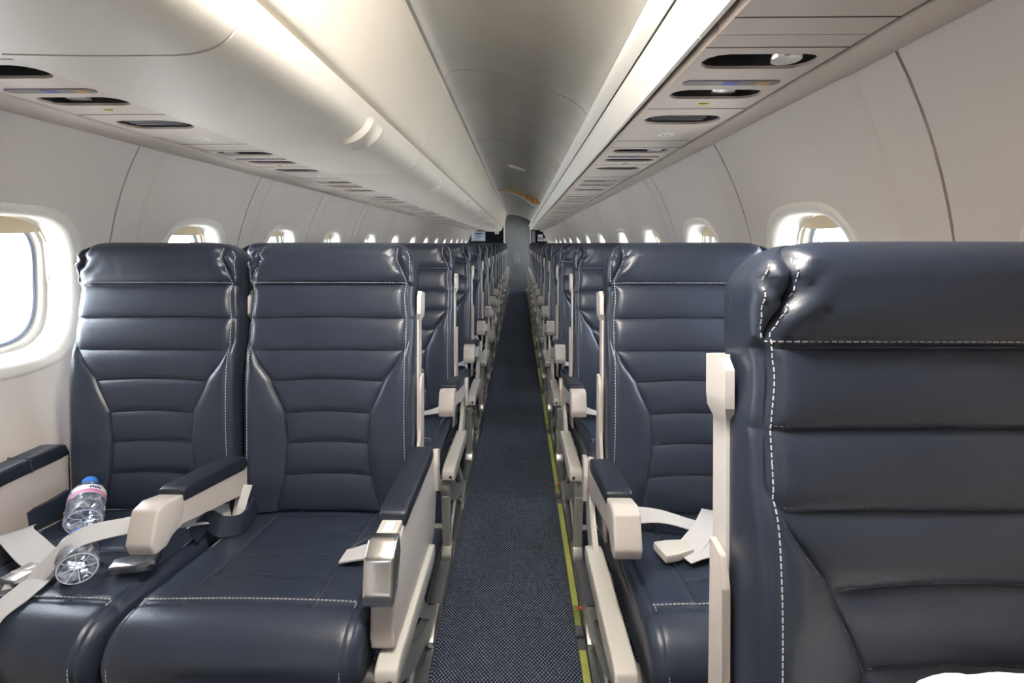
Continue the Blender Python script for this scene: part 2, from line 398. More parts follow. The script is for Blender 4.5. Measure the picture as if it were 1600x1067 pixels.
d = extrude_profile('cove_gap', 'gap', [(.580,1.416),(.556,1.416),(.547,1.440),(.536,1.470),(.533,1.49),(.74,1.50)], Y0, Y1, .004, flip=-1)
o = ob('cove_backing', d, troot2); o.location = (-.53, 0, -1.45)

# ------------------------------------------------------------------ overhead bins (left)
bin_prof = [(-.514,1.383),(-.44,1.381),(-.36,1.380),(-.28,1.380),(-.235,1.3805),(-.205,1.384),(-.178,1.392),(-.157,1.405),(-.143,1.420),(-.134,1.438),(-.127,1.455),(-.124,1.464)]
bin_prof = [(v[0], v[2]) for v in spline([Vector((x,0,z)) for x,z in bin_prof], 3)]
def bin_latch():
    # shallow scoop following the bend of the door: raised rim and cupped pull
    pr = [p for p in bin_prof if p[0] > -.225 and p[1] < 1.447]
    n = len(pr); V = []; F = []; ny = 9; hy = .062
    T = []
    for i in range(n):
        a = Vector(pr[max(i-1,0)]); c = Vector(pr[min(i+1,n-1)]); t = (c-a).normalized(); T.append(Vector((t.y, -t.x)))
    for j in range(ny):
        v = -1 + 2*j/(ny-1)
        for i in range(n):
            e = min(i/(n-1), 1-i/(n-1))*2; 
            rim = .013 if (abs(v) > .70 or e < .12) else .002
            if abs(v) == 1 or e == 0: rim = -.001
            yy = v*hy*(1 if i < n-2 else .85)
            V.append((pr[i][0]+T[i].x*rim, yy, pr[i][1]+T[i].y*rim))
    for j in range(ny-1):
        for i in range(n-1): F.append((j*n+i, j*n+i+1, (j+1)*n+i+1, (j+1)*n+i))
    return me('latch', V, F, 'bin', True, 40)
latch = bin_latch()
def bin_root_label(i):
    if i == 0: return 'cream overhead bin above the bare wall in front of the bottle seats'
    return 'cream overhead bin, %s along the run from the bin nearest the bottle seats' % ORD[i]
bi = 0
for a, c in zip(jy, jy[1:]):
    mid = (a+c)/2
    if a < -1.0: continue
    r_ = ob('overhead_bin', None, loc=(-.3, mid, 1.38), label=None, cat='bin', group='overhead bins above the double seats')
    r_['label'] = bin_root_label(bi)
    dd = extrude_profile('bin_door', 'bin', bin_prof, a-mid+.003, c-mid-.003, .014)
    o = ob('bin_door', dd, r_); o.location = (.3, 0, -1.38)
    l = ob('latch', latch, o); l.location = (0, .02, 0)
    sl = ob('latch_slot', box('latch_slot', 'dark', -.1365, -.1335, -.03, .03, 1.4365, 1.4405, mtx=Matrix.Translation((0, .02, 0))), o)
    ob('bin_body', box('bin_body', 'bin', -.20, .165, a-mid+.003, c-mid-.003, .112, .135), r_)
    ob('bin_back', box('bin_back', 'bin', -.205, -.19, a-mid+.003, c-mid-.003, .01, .11), r_)
    bi += 1

# ------------------------------------------------------------------ passenger service units
def stadium(cx, cy, L, Wd, slant=0.0, n=6):
    """long axis x, half length L, half width Wd"""
    P = []
    for k in range(n+1):
        a = -PI/2 + PI*k/n; P.append((cx + L - Wd + Wd*1.0*math.cos(a)*1.0, cy + Wd*math.sin(a)))
    for k in range(n+1):
        a = PI/2 + PI*k/n; P.append((cx - L + Wd + Wd*math.cos(a), cy + Wd*math.sin(a)))
    return P
PP = 0.780
PW = 0.1075
SLOTS = [(.0, -.345+.06, .092, .033), (.0, -.108, .090, .030), (.0, .095, .090, .044)]
def psu_plate():
    bm = bmesh.new()
    def loop(pts, z):
        vs = [bm.verts.new((x, y, z)) for x, y in pts]; es = [bm.edges.new((vs[i], vs[(i+1) % len(vs)])) for i in range(len(vs))]; return vs, es
    hw, hl = PW, PP/2-.0015
    E_ = []
    v0, e0 = loop([(-hw,-hl),(hw,-hl),(hw,hl),(-hw,hl)], 0); E_ += e0
    holes = []
    for s in SLOTS:
        v, e = loop(stadium(*s), 0); E_ += e; holes.append(v)
    bmesh.ops.triangle_fill(bm, use_beauty=True, use_dissolve=False, edges=E_)
    # remove faces inside holes
    kill = []
    for f in bm.faces:
        c = f.calc_center_median()
        for s in SLOTS:
            if abs(c.y-s[1]) < s[3]*.98 and abs(c.x-s[0]) < s[2]-.2*s[3] and all(any(v in h for h in holes) for v in f.verts):
                kill.append(f); break
    bmesh.ops.delete(bm, geom=kill, context='FACES_ONLY')
    for v in holes:
        n = len(v); up = [bm.verts.new((q.co.x, q.co.y, .005)) for q in v]
        for i in range(n): bm.faces.new((v[i], v[(i+1) % n], up[(i+1) % n], up[i]))
    n = 4; up = [bm.verts.new((q.co.x, q.co.y, .020)) for q in v0]
    for i in range(n): bm.faces.new((v0[i], v0[(i+1) % n], up[(i+1) % n], up[i]))
    bmesh.ops.recalc_face_normals(bm, faces=bm.faces)
    return bm_me('plate', bm, 'psu', True, 30)
plate = psu_plate()
def fan(name, m, pts, z, rev=True, th=.002):
    return prism(name, m, pts, z, z+th, 'z')
recess = []
for i, s in enumerate(SLOTS):
    bm = bmesh.new(); st = stadium(*s); n = len(st)
    A = [bm.verts.new((x, y, .005)) for x, y in st]; B = [bm.verts.new((x, y, .036)) for x, y in st]
    for q in range(n): bm.faces.new((A[q], A[(q+1) % n], B[(q+1) % n], B[q]))
    bm.faces.new(B); recess.append(bm_me('slot_recess', bm, 'dark'))
def lens_me():
    bm = bmesh.new(); tube_bm(bm, [(0,0,.024),(0,0,.010),(0,0,.004),(0,0,.003)], [.026,.026,.023,.0], 20, False); return bm_me('reading_light', bm, 'steel')
lens = lens_me()
louv = []
for k in range(4): louv.append(box('louvre', 'railcover', -.070, .060, -.003, .003, .006, .022, .001, 1))
signbar = prism('sign_bar', 'signgrey', stadium(0, 0, .088, .0125), -.0016, .006, 'z')
signblue = box('sign_blue', 'blue', -.014, .010, -.009, .009, -.0022, .0)
signamb = box('sign_amber', 'amber', .045, .070, -.009, .009, -.0022, .0)
tri = prism('marker', 'yellow', [(-.010,-.004),(.010,-.004),(0,.010)], -.002, .004, 'z')
seamline = box('hatch_seam', 'gap', -PW, PW, -.0010, .0010, -.0006, .002)
emb = prism('emblem', 'cove', [(.022*math.cos(2*PI*k/24), .022*math.sin(2*PI*k/24)) for k in range(24)], -.0012, .004, 'z')
def emb_mark():
    bm = bmesh.new()
    for x0, x1, y0, y1 in ((-.012,-.004,-.010,.010),(-.004,.012,-.004,.002),(.006,.010,.002,.012)): box_bm(bm, x0, x1, y0, y1, -.0018, .0)
    return bm_me('emblem_mark', bm, 'arm')
embm = emb_mark()
nps = 16
for side, cx, yb_, who in ((1, .669, 1.155, 'single'), (-1, -.629, 1.185, 'double')):
    for k in range(-2, 13):
        y = yb_ + PP*k
        if y + PP/2 > Y1: continue
        if side < 0 and k < -2: continue
        n = k+2
        lab = 'beige overhead service panel with dark slots above the %s seats, %s from the entry end' % (who, ORD[n])
        r_ = ob('service_panel', None, loc=(cx, y, 1.39), label=lab, cat='service panel', group='service panels above the %s seats' % who)
        ob('plate', plate, r_)
        fl = 1 if side > 0 else -1
        for i, s in enumerate(SLOTS):
            rc = ob('slot_recess', recess[i], r_)
            if i == 0: ob('reading_light', lens, rc, loc=(fl*.045, s[1], -.002))
            if i == 1: ob('reading_light', lens, rc, loc=(fl*.02, s[1]+.012, .004))
            if i == 2:
                for q in range(4): ob('louvre', louv[q], rc, loc=(0, s[1]-.027+.018*q, 0))
        sb = ob('sign_bar', signbar, r_, loc=(0, -.182, 0))
        ob('sign_symbol', signblue, sb); ob('sign_symbol', signamb, sb)
        ob('marker', tri, r_, loc=(0, -.045, 0))
        ob('hatch_seam', seamline, r_, loc=(0, -.345, 0)); ob('hatch_seam', seamline, r_, loc=(0, -.005, 0)); ob('hatch_seam', seamline, r_, loc=(0, .335, 0))
        e_ = ob('emblem', emb, r_, loc=(.01, .255, 0)); ob('emblem_mark', embm, e_)
# dark gaps and trim strips on the outer side of the service panels
for i, (sd, xa, xb, xc) in enumerate(((1, .776, .781, .850), (-1, -.737, -.742, -.850))):
    t = ob('trim_%d' % (3+i), extrude_profile('trim_strip', 'psu', [(xb+sd*.004,1.4), (xb+sd*.004,1.388), (xb+sd*.012,1.386), (xc-sd*.012,1.381), (xc-sd*.002,1.384), (xc,1.395)], Y0, Y1, .006, flip=(1 if sd > 0 else -1)), kind='structure', label='beige trim strip between service panels and sidewall')
    g = ob('gap_strip', box('gap_strip', 'gap', min(xa-sd*.03, xc+sd*.02), max(xa-sd*.03, xc+sd*.02), Y0, Y1, 1.402, 1.410), t)
d = box('gap_strip', 'gap', -.526, -.506, Y0, Y1, 1.398, 1.404); g = ob('gap_strip', d, bpy.data.objects['trim_4'])

# ------------------------------------------------------------------ end walls, door and placards
bk = ob('wall_back', None, kind='structure', loc=(0, Y1, 0), label='black bulkhead at the far end of the cabin')
pl = [(R*math.cos(a), ZC+R*math.sin(a)) for a in [math.radians(-50+280*k/48) for k in range(49)]]
ob('bulkhead_panel', prism('bulkhead_panel', 'bulk', pl, .02, .06, 'y'), bk)
dr = ob('door_1', None, kind='structure', loc=(.245, Y1, 0), label='tall grey door at the far end of the aisle')
ob('door_panel', prism('door_panel', 'door', [(-.295,0.0),(.295,0.0),(.295,1.70),(.26,1.725),(.05,1.775),(-.16,1.79),(-.24,1.785),(-.295,1.76)], -.05, .0, 'y', .006), dr)
ob('door_leaf', prism('door_leaf', 'door', [(-.07,.34),(.24,.34),(.24,1.66),(.10,1.71),(-.07,1.74)], -.058, -.05, 'y', .003), dr)
for x0, x1 in ((-.345, -.305), (.297, .318)): ob('door_jamb', box('door_jamb', 'white', x0, x1, -.08, .0, 0.35, 1.66, .006), dr)
ob('peephole', prism('peephole', 'white', [(.03+.012*math.cos(k*PI/6), 1.36+.012*math.sin(k*PI/6)) for k in range(12)], -.062, -.055, 'y'), dr)
ob('door_latch', box('door_latch', 'dark', .255, .285, -.075, -.05, .86, .95, .005), dr)
def placard(name, lab, x0, x1, z0, z1, m, lines, y=Y1+.02):
    r_ = ob(name, box('placard', m, x0-(x0+x1)/2, (x1-x0)/2, -.012, 0, z0-(z0+z1)/2, (z1-z0)/2, .002), None, loc=((x0+x1)/2, y, (z0+z1)/2), label=lab, cat='sign')
    for (a, c, e, g, mm) in lines:
        w, h = x1-x0, z1-z0
        ob('print', box('print', mm, -w/2+a*w, -w/2+c*w, -.0135, -.011, -h/2+e*h, -h/2+g*h), r_)
placard('door_notice', 'pale square notice with small print on the grey door', .155, .30, .62, .86, 'faint', [(.08,.92,.78,.93,'door'),(.08,.92,.58,.70,'door'),(.3,.7,.33,.50,'door'),(.08,.8,.10,.22,'door')], Y1-.058)
placard('information_placard', 'large silver framed placard with blue print on the black bulkhead', -.90, -.545, 1.145, 1.40, 'door', [(.06,.94,.08,.92,'lblue'),(.25,.85,.68,.80,'blue'),(.3,.8,.44,.50,'navy_text'),(.2,.7,.28,.32,'navy_text')])
placard('small_white_sign', 'small white square sign on the black bulkhead beside the door jamb', -.32, -.215, 1.32, 1.41, 'white', [(.2,.8,.5,.6,'signgrey')])
placard('narrow_panel', 'narrow grey ribbed panel on the black bulkhead right beside the door', .585, .675, 1.12, 1.40, 'signgrey', [(.3,.7,.1,.9,'door')])
placard('white_notice', 'small white notice above the lettered strip on the black bulkhead', .735, .855, 1.235, 1.31, 'white', [(.2,.8,.4,.6,'cove')])
placard('lettered_strip', 'wide white lettered strip sign on the black bulkhead', .735, .985, 1.15, 1.215, 'white', [(.08,.3,.3,.7,'blue'),(.36,.62,.3,.7,'blue'),(.68,.92,.3,.7,'blue')])
wf = ob('wall_front', None, kind='structure', loc=(0, Y0, 0), label='grey bulkhead behind the camera at the entry end')
ob('bulkhead_panel', prism('bulkhead_panel', 'wall', pl, -.06, -.02, 'y'), wf)
# added globe light, out of view, placed to brighten the near bins
lr = ob('fill_globe', None, loc=(.24, .50, 1.745), label='added out-of-view globe light over the aisle, brightening the near bins', cat='lamp')
bm = bmesh.new(); tube_bm(bm, [(0,0,.035),(0,0,.012),(0,0,.0),(0,0,-.012)], [.085,.085,.075,.045], 32); ob('fill_globe_mount', bm_me('fill_globe_mount', bm, 'cove'), lr)
bm = bmesh.new(); bmesh.ops.create_uvsphere(bm, u_segments=24, v_segments=16, radius=.07, matrix=Matrix.Translation((0,0,-.065))); ob('globe', bm_me('globe', bm, 'lamp'), lr)
# small ceiling light and EXIT sign further back
cl = ob('ceiling_light', None, loc=(.26, 4.42, 1.744), rot=(0, math.radians(16), 0), label='small oval light set in the ceiling above the aisle', cat='light')
ob('rim', prism('rim', 'cove', stadium(0, 0, .085, .035), -.010, .004, 'z', .002), cl)
ob('lens', prism('lens', 'lamp' if False else 'white', stadium(0, 0, .070, .024), -.014, -.008, 'z', .002), cl)
ex = ob('exit_sign', None, loc=(.27, 6.4, 1.70), label='amber EXIT sign spanning the ceiling across the aisle', cat='sign')
def exit_prof(g0, g1, n=24):
    top = []; bot = []
    for k in range(n+1):
        x = -.26 + .56*k/n; z = interp([(-.30,1.76),(-.2,1.772),(-.07,1.758),(.08,1.71),(.22,1.655),(.29,1.60),(.34,1.57)], x) - 1.70
        q = k/n; dep = .012 + .040*math.sin(PI*min(1,q*1.0)) * (0.35+.9*q) + .050*math.exp(-((q-.80)/.13)**2)
        top.append((x, z - g0)); bot.append((x, z - g0 - dep*g1))
    return top + bot[::-1]
ob('sign_rim', prism('sign_rim', 'white', exit_prof(0, 1.22), -.015, .02, 'y'), ex)
ob('sign_face', prism('sign_face', 'exitamber', exit_prof(.003, .9), -.02, -.014, 'y'), ex)
tc = bpy.data.curves.new('exit_text', 'FONT'); tc.body = 'EXIT'; tc.size = .088; tc.align_x = 'CENTER'; tc.align_y = 'CENTER'; tc.extrude = .001
tmp = bpy.data.objects.new('tmp', tc); COL.objects.link(tmp); bpy.context.view_layer.update()
tm = bpy.data.meshes.new_from_object(tmp); bpy.data.objects.remove(tmp); tm.materials.clear(); tm.materials.append(M['red'])
ob('lettering', tm, ex, loc=(.176, -.0225, -.060), rot=(math.radians(90), math.radians(24), 0))

# ------------------------------------------------------------------ aisle carpet, tracks, strips
ob('aisle_carpet', box('aisle_carpet', 'carpet', -.194, .194, Y0, Y1, -.003, .003, .001, 1), loc=(.25, 0, .001), label='navy woven runner carpet along the aisle', cat='carpet')
for x0, x1 in ((-.004, .050), (.470, .524)):
    bm = bmesh.new(); yy0, yy1 = -.45, Y1-.1
    w = x1-x0
    for a, c, z in ((0, .012, .010), (.012, .020, .004), (.020, .034, .007), (.034, .042, .004), (.042, .054, .010)):
        box_bm(bm, -w/2+a, -w/2+c, yy0, yy1, -.004, z)
    ob('seat_track', bm_me('seat_track', bm, 'track', False), loc=((x0+x1)/2, 0, 0), label='grooved metal seat track along the %s edge of the aisle' % ('double seat' if x0 < .2 else 'single seat'), cat='track')
RP = 0.762
gs = box('strip', 'glowstrip', -.0095, .0095, -.335, .335, 0, .006, .001, 1)
gd = box('strip', 'glowdull', -.0095, .0095, -.04, .04, 0, .006, .001, 1)
gk = box('strip', 'railcover', -.011, .011, -.375, .375, -.004, .003)
for k in range(-1, 14):
    y = 1.56 + RP*k
    s_ = ob('luminous_floor_strip', None, loc=(.4565, y, .003), label='yellow green luminous strip on the aisle edge, %s piece from the entry end' % ORD[k+1], cat='floor strip', group='luminous strips along the aisle edge')
    ob('glow_band', gs, s_); o = ob('worn_end', gd, s_, loc=(0, -.345 if False else .0, .0002)); o.location = (0, -.30, .0003); ob('strip_carrier', gk, s_)

# ------------------------------------------------------------------ seats
AL = math.radians(11.4)
O = Vector((0, 1.142, .417)); S_ = Vector((0, math.sin(AL), math.cos(AL))); N_ = Vector((0, -math.cos(AL), math.sin(AL)))
SEAM = [0, .094, .177, .255, .338, .418, .504, .587]
TOP = .703; HW = .2165
def wB(s):
    w = HW - .005*math.exp(-((s-.56)/.035)**2) + .004*sm(.25, .0, s)
    rc = .058; a = s-(TOP-rc)
    if a > 0: w -= rc - math.sqrt(max(0, rc*rc-a*a))
    return w
UC = [(0,.135),(.094,.113),(.177,.104),(.255,.110),(.338,.145),(.40,.186),(.44,HW-.011)]
def uC(s):
    if s >= .44:
        return min(wB(s)-.011, HW-.011 - .024*sm(.59, .66, s))
    return min(interp(UC, s), wB(s)-.011)
def bow(u, r):
    if r > .47: return -.004*(u/HW)**2*sm(.62,.5,r)
    c = max(.1, uC(r)); q = min(1, abs(u)/c)
    return .007*(1-q*q)*sm(.0, .09, r)*sm(.45, .35, r)
def wr(u, s):
    # soft leather creases at the headrest corners
    a = sm(.55, .62, s)*sm(.12, .19, abs(u))
    return a*(.0035*math.sin(s*150 + 3*math.sin(u*60)) + .002*math.sin(s*260+u*190))
def nB(u, r):
    s = r; au = abs(u); w = wB(s); c = uC(r); re = .030
    e = au-(w-re); n = 0
    if e > 0: n -= re - math.sqrt(max(0, re*re - min(e, re)**2))
    n += .012*math.sin(PI*min(1, s/.58)) + .010*(au/w)**2*sm(.5, .3, s)
    dS = abs(au-c)
    if r >= SEAM[-1]:
        t = (r-SEAM[-1])/(TOP-SEAM[-1]); A = .022*(1-math.exp(-t/.10))*(1-.25*t)
    else:
        i = max(k for k in range(7) if SEAM[k] <= r+1e-9); t = (r-SEAM[i])/(SEAM[i+1]-SEAM[i])
        A = .0100*(1-abs(2*(t**.85)-1)**3.0)**.75
        if i == 6: A *= 1.1
    if au <= c: P = A*(1-math.exp(-dS/.010))
    elif r < .44: P = .013*(1-math.exp(-dS/.011)) - .004*math.exp(-((au-(w-.011))/.004)**2)*sm(.03, .05, w-c)
    else: P = A*.75*(1-math.exp(-dS/.006))
    rt = .042; a = r-(TOP-rt)
    if a > 0: P -= rt - math.sqrt(max(0, rt*rt-a*a))
    return n + P + wr(u, r)*sm(TOP, TOP-.03, r)
def ptB(u, r, n=None):
    nn = nB(u, r) if n is None else n
    return Vector((u, 0, 0)) + O + S_*(r+bow(u, r)) + N_*nn
def backrest_me():
    rows = set()
    for s in SEAM:
        for d in (-.012,-.007,-.004,-.002,-.0007,.0007,.002,.004,.007,.012): rows.add(round(s+d, 5))
    k = 0
    while k < TOP: rows.add(round(k, 5)); k += .010
    for a in range(9): rows.add(round(TOP-.042+.042*math.sin(a/8*PI/2), 5))
    rows = sorted(r for r in rows if 0 <= r <= TOP); rr = [rows[0]]
    for r in rows[1:]:
        if r-rr[-1] > .0009: rr.append(r)
    ca = [math.sin(PI/2*(-1+2*k/32)) for k in range(33)]
    cb = []
    for b_ in [.02,.05,.1,.18,.28,.4,.52,.64,.74,.80,.84,.88,.92,.96,.985,1.0]: cb.append(b_)
    V = []; loops = []
    for r in rr:
        w = wB(r); c = uC(r); L = []
        us = [-(c+(w-c)*b_) for b_ in reversed(cb)] + [c*a for a in ca] + [c+(w-c)*b_ for b_ in cb]
        for u in us: L.append(ptB(u, r))
        rt = .042; a = r-(TOP-rt); tb = -.100 + .012*sm(.5, .65, r)
        if a > 0: tb += rt - math.sqrt(max(0, rt*rt-a*a))
        nf = nB(w, r)
        for q in (.3, .65): L.append(Vector((w,0,0)) + O + S_*(r+bow(w, r)) + N_*(nf+(tb+.012-nf)*q))
        L.append(ptB(w-.0, r, tb+.012)); L.append(ptB(w-.012, r, tb))
        for q in (.5, 0, -.5): L.append(ptB(w*q, r, tb))
        L.append(ptB(-w+.012, r, tb)); L.append(ptB(-w, r, tb+.012))
        for q in (.65, .3): L.append(Vector((-w,0,0)) + O + S_*(r+bow(w, r)) + N_*(nf+(tb+.012-nf)*q))
        loops.append(list(range(len(V), len(V)+len(L)))); V += L
    F = []
    for A, B in zip(loops, loops[1:]):
        n = len(A)
        for i in range(n): F.append((A[i], A[(i+1) % n], B[(i+1) % n], B[i]))
    F.append(tuple(loops[0])); F.append(tuple(loops[-1]))
    return me('backrest', V, F, 'leather', True, 60)
def stitches(name, paths, m='thread', ln=.0050, gap=.0075, wd=.0013, h=.0010):
    """paths: lists of (point, normal) densely sampled"""
    bm = bmesh.new()
    for P in paths:
        acc = 0; nxt = 0
        for (p, n), (q, n2) in zip(P, P[1:]):
            seg = (q-p).length
            if seg < 1e-7: continue
            while nxt <= acc+seg:
                t = (nxt-acc)/seg; c = p.lerp(q, t); d = (q-p).normalized(); nn = n.lerp(n2, t).normalized()
                b_ = d.cross(nn).normalized(); nn = b_.cross(d)
                mt = Matrix((( d.x, b_.x, nn.x, c.x), (d.y, b_.y, nn.y, c.y), (d.z, b_.z, nn.z, c.z), (0,0,0,1)))
                box_bm(bm, -ln/2, ln/2, -wd/2, wd/2, -h, h, mt)
                nxt += gap
            acc += seg
    return bm_me(name, bm, m, False)
def nrmB(u, r):
    e = .002
    a = ptB(u+e, r)-ptB(u-e, r); c = ptB(u, min(TOP-.0005, r+e))-ptB(u, max(0, r-e)); n = a.cross(c).normalized()
    return n if n.dot(N_) > 0 else -n
def pathB(fn, n=120):
    out = []
    for k in range(n+1):
        u, r = fn(k/n); out.append((ptB(u, r), nrmB(u, r)))
    return out
def stitch_back():
    P = [pathB(lambda t: (uC(.595)*(2*t-1), .5935))]
    for sg in (-1, 1):
        P.append(pathB(lambda t: (sg*(uC(.44+t*.245)-.0045), .44+t*.245)))
        P.append(pathB(lambda t: (sg*(wB(t*.44)-.0155), t*.44)))
        P.append(pathB(lambda t: (sg*(wB(.60+t*.075)-.007), .60+t*.075)))
    return stitches('stitching', P)
def stitch_back_dim():
    P = []
    for s in SEAM[1:7]:
        c = uC(s)
        P.append(pathB(lambda t: ((c-.004)*(2*t-1), s+.0035)))
    for sg in (-1, 1): P.append(pathB(lambda t: (sg*(uC(t*.42)+.005), t*.42)))
    return stitches('fine_stitching', P, 'thread_dim', .0035, .0055, .0010, .0008)

# cushion
CH = .2215
def cprof():
    pts = [(1.165,.395),(1.14,.408),(1.09,.417),(1.02,.424),(.94,.432),(.86,.442),(.79,.4505),(.752,.4520)]
    out = [(v[1], v[2]) for v in spline([Vector((0,a,c)) for a,c in pts], 8)]
    cy, cz, rx, rz = .747, .380, .077, .0720
    for k in range(1, 15):
        a = PI/2 + (PI/2+.55)*k/14; out.append((cy+rx*math.cos(a), cz+rz*math.sin(a)))
    ly, lz = out[-1]
    out += [(ly+.03, lz-.022), (ly+.08, lz-.030), (.90,.300), (1.05,.295), (1.165,.300)]
    return out
CP = cprof()
CS = [(1.12, .0), (1.03, .0), (.935, .0), (.855, .0)]
def cushion_me():
    n = len(CP); nr = []
    for i in range(n):
        a = Vector(CP[(i-1) % n]); c = Vector(CP[(i+1) % n]); t = (c-a).normalized(); nr.append(Vector((-t.y, t.x)))
    # outward check: at the top z should point up
    if nr[10].y < 0: nr = [-v for v in nr]
    us = sorted(set([round(x, 4) for x in [CH*math.sin(PI/2*(-1+2*k/44)) for k in range(45)] + [sg*(.12+d) for sg in (-1,1) for d in (-.008,-.004,-.0015,0,.0015,.004,.008)] + [sg*(CH-.02+d) for sg in (-1,1) for d in (-.006,-.003,0,.003,.006)]]))
    V = []; loops = []
    for u in us:
        L = []; au = abs(u); re = .032; e = au-(CH-re)
        ins = re-math.sqrt(max(0, re*re-min(e,re)**2)) if e > 0 else 0
        for i, (y, z) in enumerate(CP):
            top = nr[i].y > .25 and z > .38
            d = 0
            if top:
                d += .006*(1-(u/CH)**2)
                if y > .757:
                    d -= .0035*math.exp(-((au-.12)/.003)**2)
                    if au < .12:
                        d -= sum(.0032*math.exp(-((y-ys-.006*math.sin(u*30+ys*40))/.006)**2) for ys, _ in CS)
                d -= .004*math.exp(-((y-.767)/.006)**2)
            d -= .0030*math.exp(-((au-(CH-.02))/.003)**2)
            L.append(Vector((u, y+nr[i].x*(d-ins), z+nr[i].y*(d-ins))))
        loops.append(list(range(len(V), len(V)+n))); V += L
    F = []
    for A, B in zip(loops, loops[1:]):
        for i in range(n): F.append((A[i], A[(i+1) % n], B[(i+1) % n], B[i]))
    F.append(tuple(loops[0])); F.append(tuple(loops[-1]))
    return me('cushion', V, F, 'leather', True, 60)
def ztop(y, u=0):
    best = None
    for (a, za), (c, zc) in zip(CP, CP[1:60]):
        if min(a, c)-1e-6 <= y <= max(a, c)+1e-6 and za > .36:
            return za + (zc-za)*((y-a)/(c-a) if abs(c-a) > 1e-9 else 0) + .006*(1-(u/CH)**2)
    return .45
def stitch_cush():
    up = Vector((0,0,1)); P = []
    P.append([(Vector((u, .774, ztop(.774, u)+.0003)), up) for u in [(-1+2*k/60)*(CH-.024) for k in range(61)]])
    n = len(CP)
    for sg in (-1, 1):
        L = []
        for i in range(4, n-6):
            y, z = CP[i]; a = Vector(CP[i-1]); c = Vector(CP[i+1]); t = (c-a).normalized(); m_ = Vector((0, -t.y, t.x))
            if m_.z < 0 and i < 30: m_ = -m_
            u = sg*(CH-.0255)
            d = .006*(1-(u/CH)**2)
            L.append((Vector((u, y, z)) + m_*d*(1 if z > .38 else 0), m_))
        P.append(L)
    return stitches('stitching', P)
def stitch_cush_dim():
    up = Vector((0,0,1)); P = []
    for ys, _ in CS:
        P.append([(Vector((u, ys-.005+.006*math.sin(u*30+ys*40), ztop(ys, u)-.0012)), up) for u in [(-1+2*k/40)*.118 for k in range(41)]])
    for sg in (-1, 1):
        P.append([(Vector((sg*.1245, .78+.35*k/40, ztop(.78+.35*k/40, .12)-.0005)), up) for k in range(41)])
    return stitches('fine_stitching', P, 'thread_dim', .0035, .0060, .0010, .0008)
def shell_me():
    """plastic back shell hugging the rear and sides of the backrest"""
    bm = bmesh.new(); rows = []
    for s in [-.02, .1, .2, .3, .40, .47, .500, .515, .53, .56, .573, .578]:
        w = HW + .004 + .009*sm(.500, .52, s); f0 = -.060 - .012*sm(.12, .0, s) + .018*sm(.500, .52, s)
        if s > .57: f0 -= .012
        t = -.118
        L = [(-w, f0), (-w+.010, f0+.002), (-w+.012, f0-.03), (-w+.02, -.104), (w-.02, -.104), (w-.012, f0-.03), (w-.010, f0+.002), (w, f0), (w, t+.02), (w-.02, t), (-w+.02, t), (-w, t+.02)]
        rows.append([bm.verts.new(Vector((u, 0, 0)) + O + S_*s + N_*n) for u, n in L])
    n = len(rows[0])
    for A, B in zip(rows, rows[1:]):
        for i in range(n): bm.faces.new((A[i], A[(i+1) % n], B[(i+1) % n], B[i]))
    bm.faces.new(rows[0]); bm.faces.new(rows[-1])
    return bm_me('back_shell', bm, 'shell', True, 30)
def face_prism(name, m, poly, u0, u1, bev=.003):
    """polygon in (s,n) of the backrest frame, extruded across u"""
    bm = bmesh.new(); A = [bm.verts.new(Vector((u0,0,0))+O+S_*s+N_*n) for s, n in poly]; B = [bm.verts.new(Vector((u1,0,0))+O+S_*s+N_*n) for s, n in poly]
    n = len(poly); bm.faces.new(A); bm.faces.new(B[::-1])
    for i in range(n): bm.faces.new((A[i], B[i], B[(i+1) % n], A[(i+1) % n]))
    bmesh.ops.bevel(bm, geom=bm.edges[:], offset=bev, segments=2, affect='EDGES', profile=.6)
    return bm_me(name, bm, m)

D_ = {}
D_['back'] = backrest_me(); D_['bst'] = stitch_back(); D_['bsd'] = stitch_back_dim()
D_['cush'] = cushion_me(); D_['cst'] = stitch_cush(); D_['csd'] = stitch_cush_dim()
D_['shell'] = shell_me()
BR = [(.355,-.082),(.345,-.050),(.31,-.040),(.20,-.045),(.10,-.005),(.0,.035),(-.06,.045),(-.06,-.06),(.1,-.085)]
D_['brL'] = face_prism('recline_bracket', 'arm', BR, -HW-.015, -HW-.006); D_['brR'] = face_prism('recline_bracket', 'arm', BR, HW+.006, HW+.015)
# armrest pieces about x = 0
ARM = [(1.195,.535),(1.165,.552),(.885,.590),(.862,.597),(.838,.590),(.815,.535),(.822,.516),(.846,.514),(.900,.535),(1.10,.480),(1.19,.468)]
D_['arm'] = prism('armrest', 'arm', ARM, -.024, .024, 'x', .006, 3)
D_['cap'] = prism('end_cap', 'arm', [(.915,.588),(.868,.600),(.840,.594),(.812,.536),(.818,.512),(.850,.510),(.905,.545)], -.0265, .0265, 'x', .006, 3)
D_['pad'] = prism('armrest_pad', 'leather_dark', [(1.150,.540),(1.145,.566),(1.12,.575),(.925,.601),(.912,.598),(.912,.572),(1.13,.535)], -.0275, .0275, 'x', .008, 3)
UP = [(1.225,.535),(1.195,.545),(1.178,.50),(1.160,.44),(1.110,.39),(1.03,.345),(1.03,.315),(1.14,.315),(1.195,.36),(1.222,.42)]
D_['up'] = prism('upright', 'rail', UP, -.007, .007, 'x', .003, 2)
D_['flap'] = prism('pivot_cover', 'arm', [(1.215,.545),(1.185,.548),(1.165,.505),(1.165,.435),(1.180,.430),(1.205,.455)], -.006, .006, 'x', .003, 2)
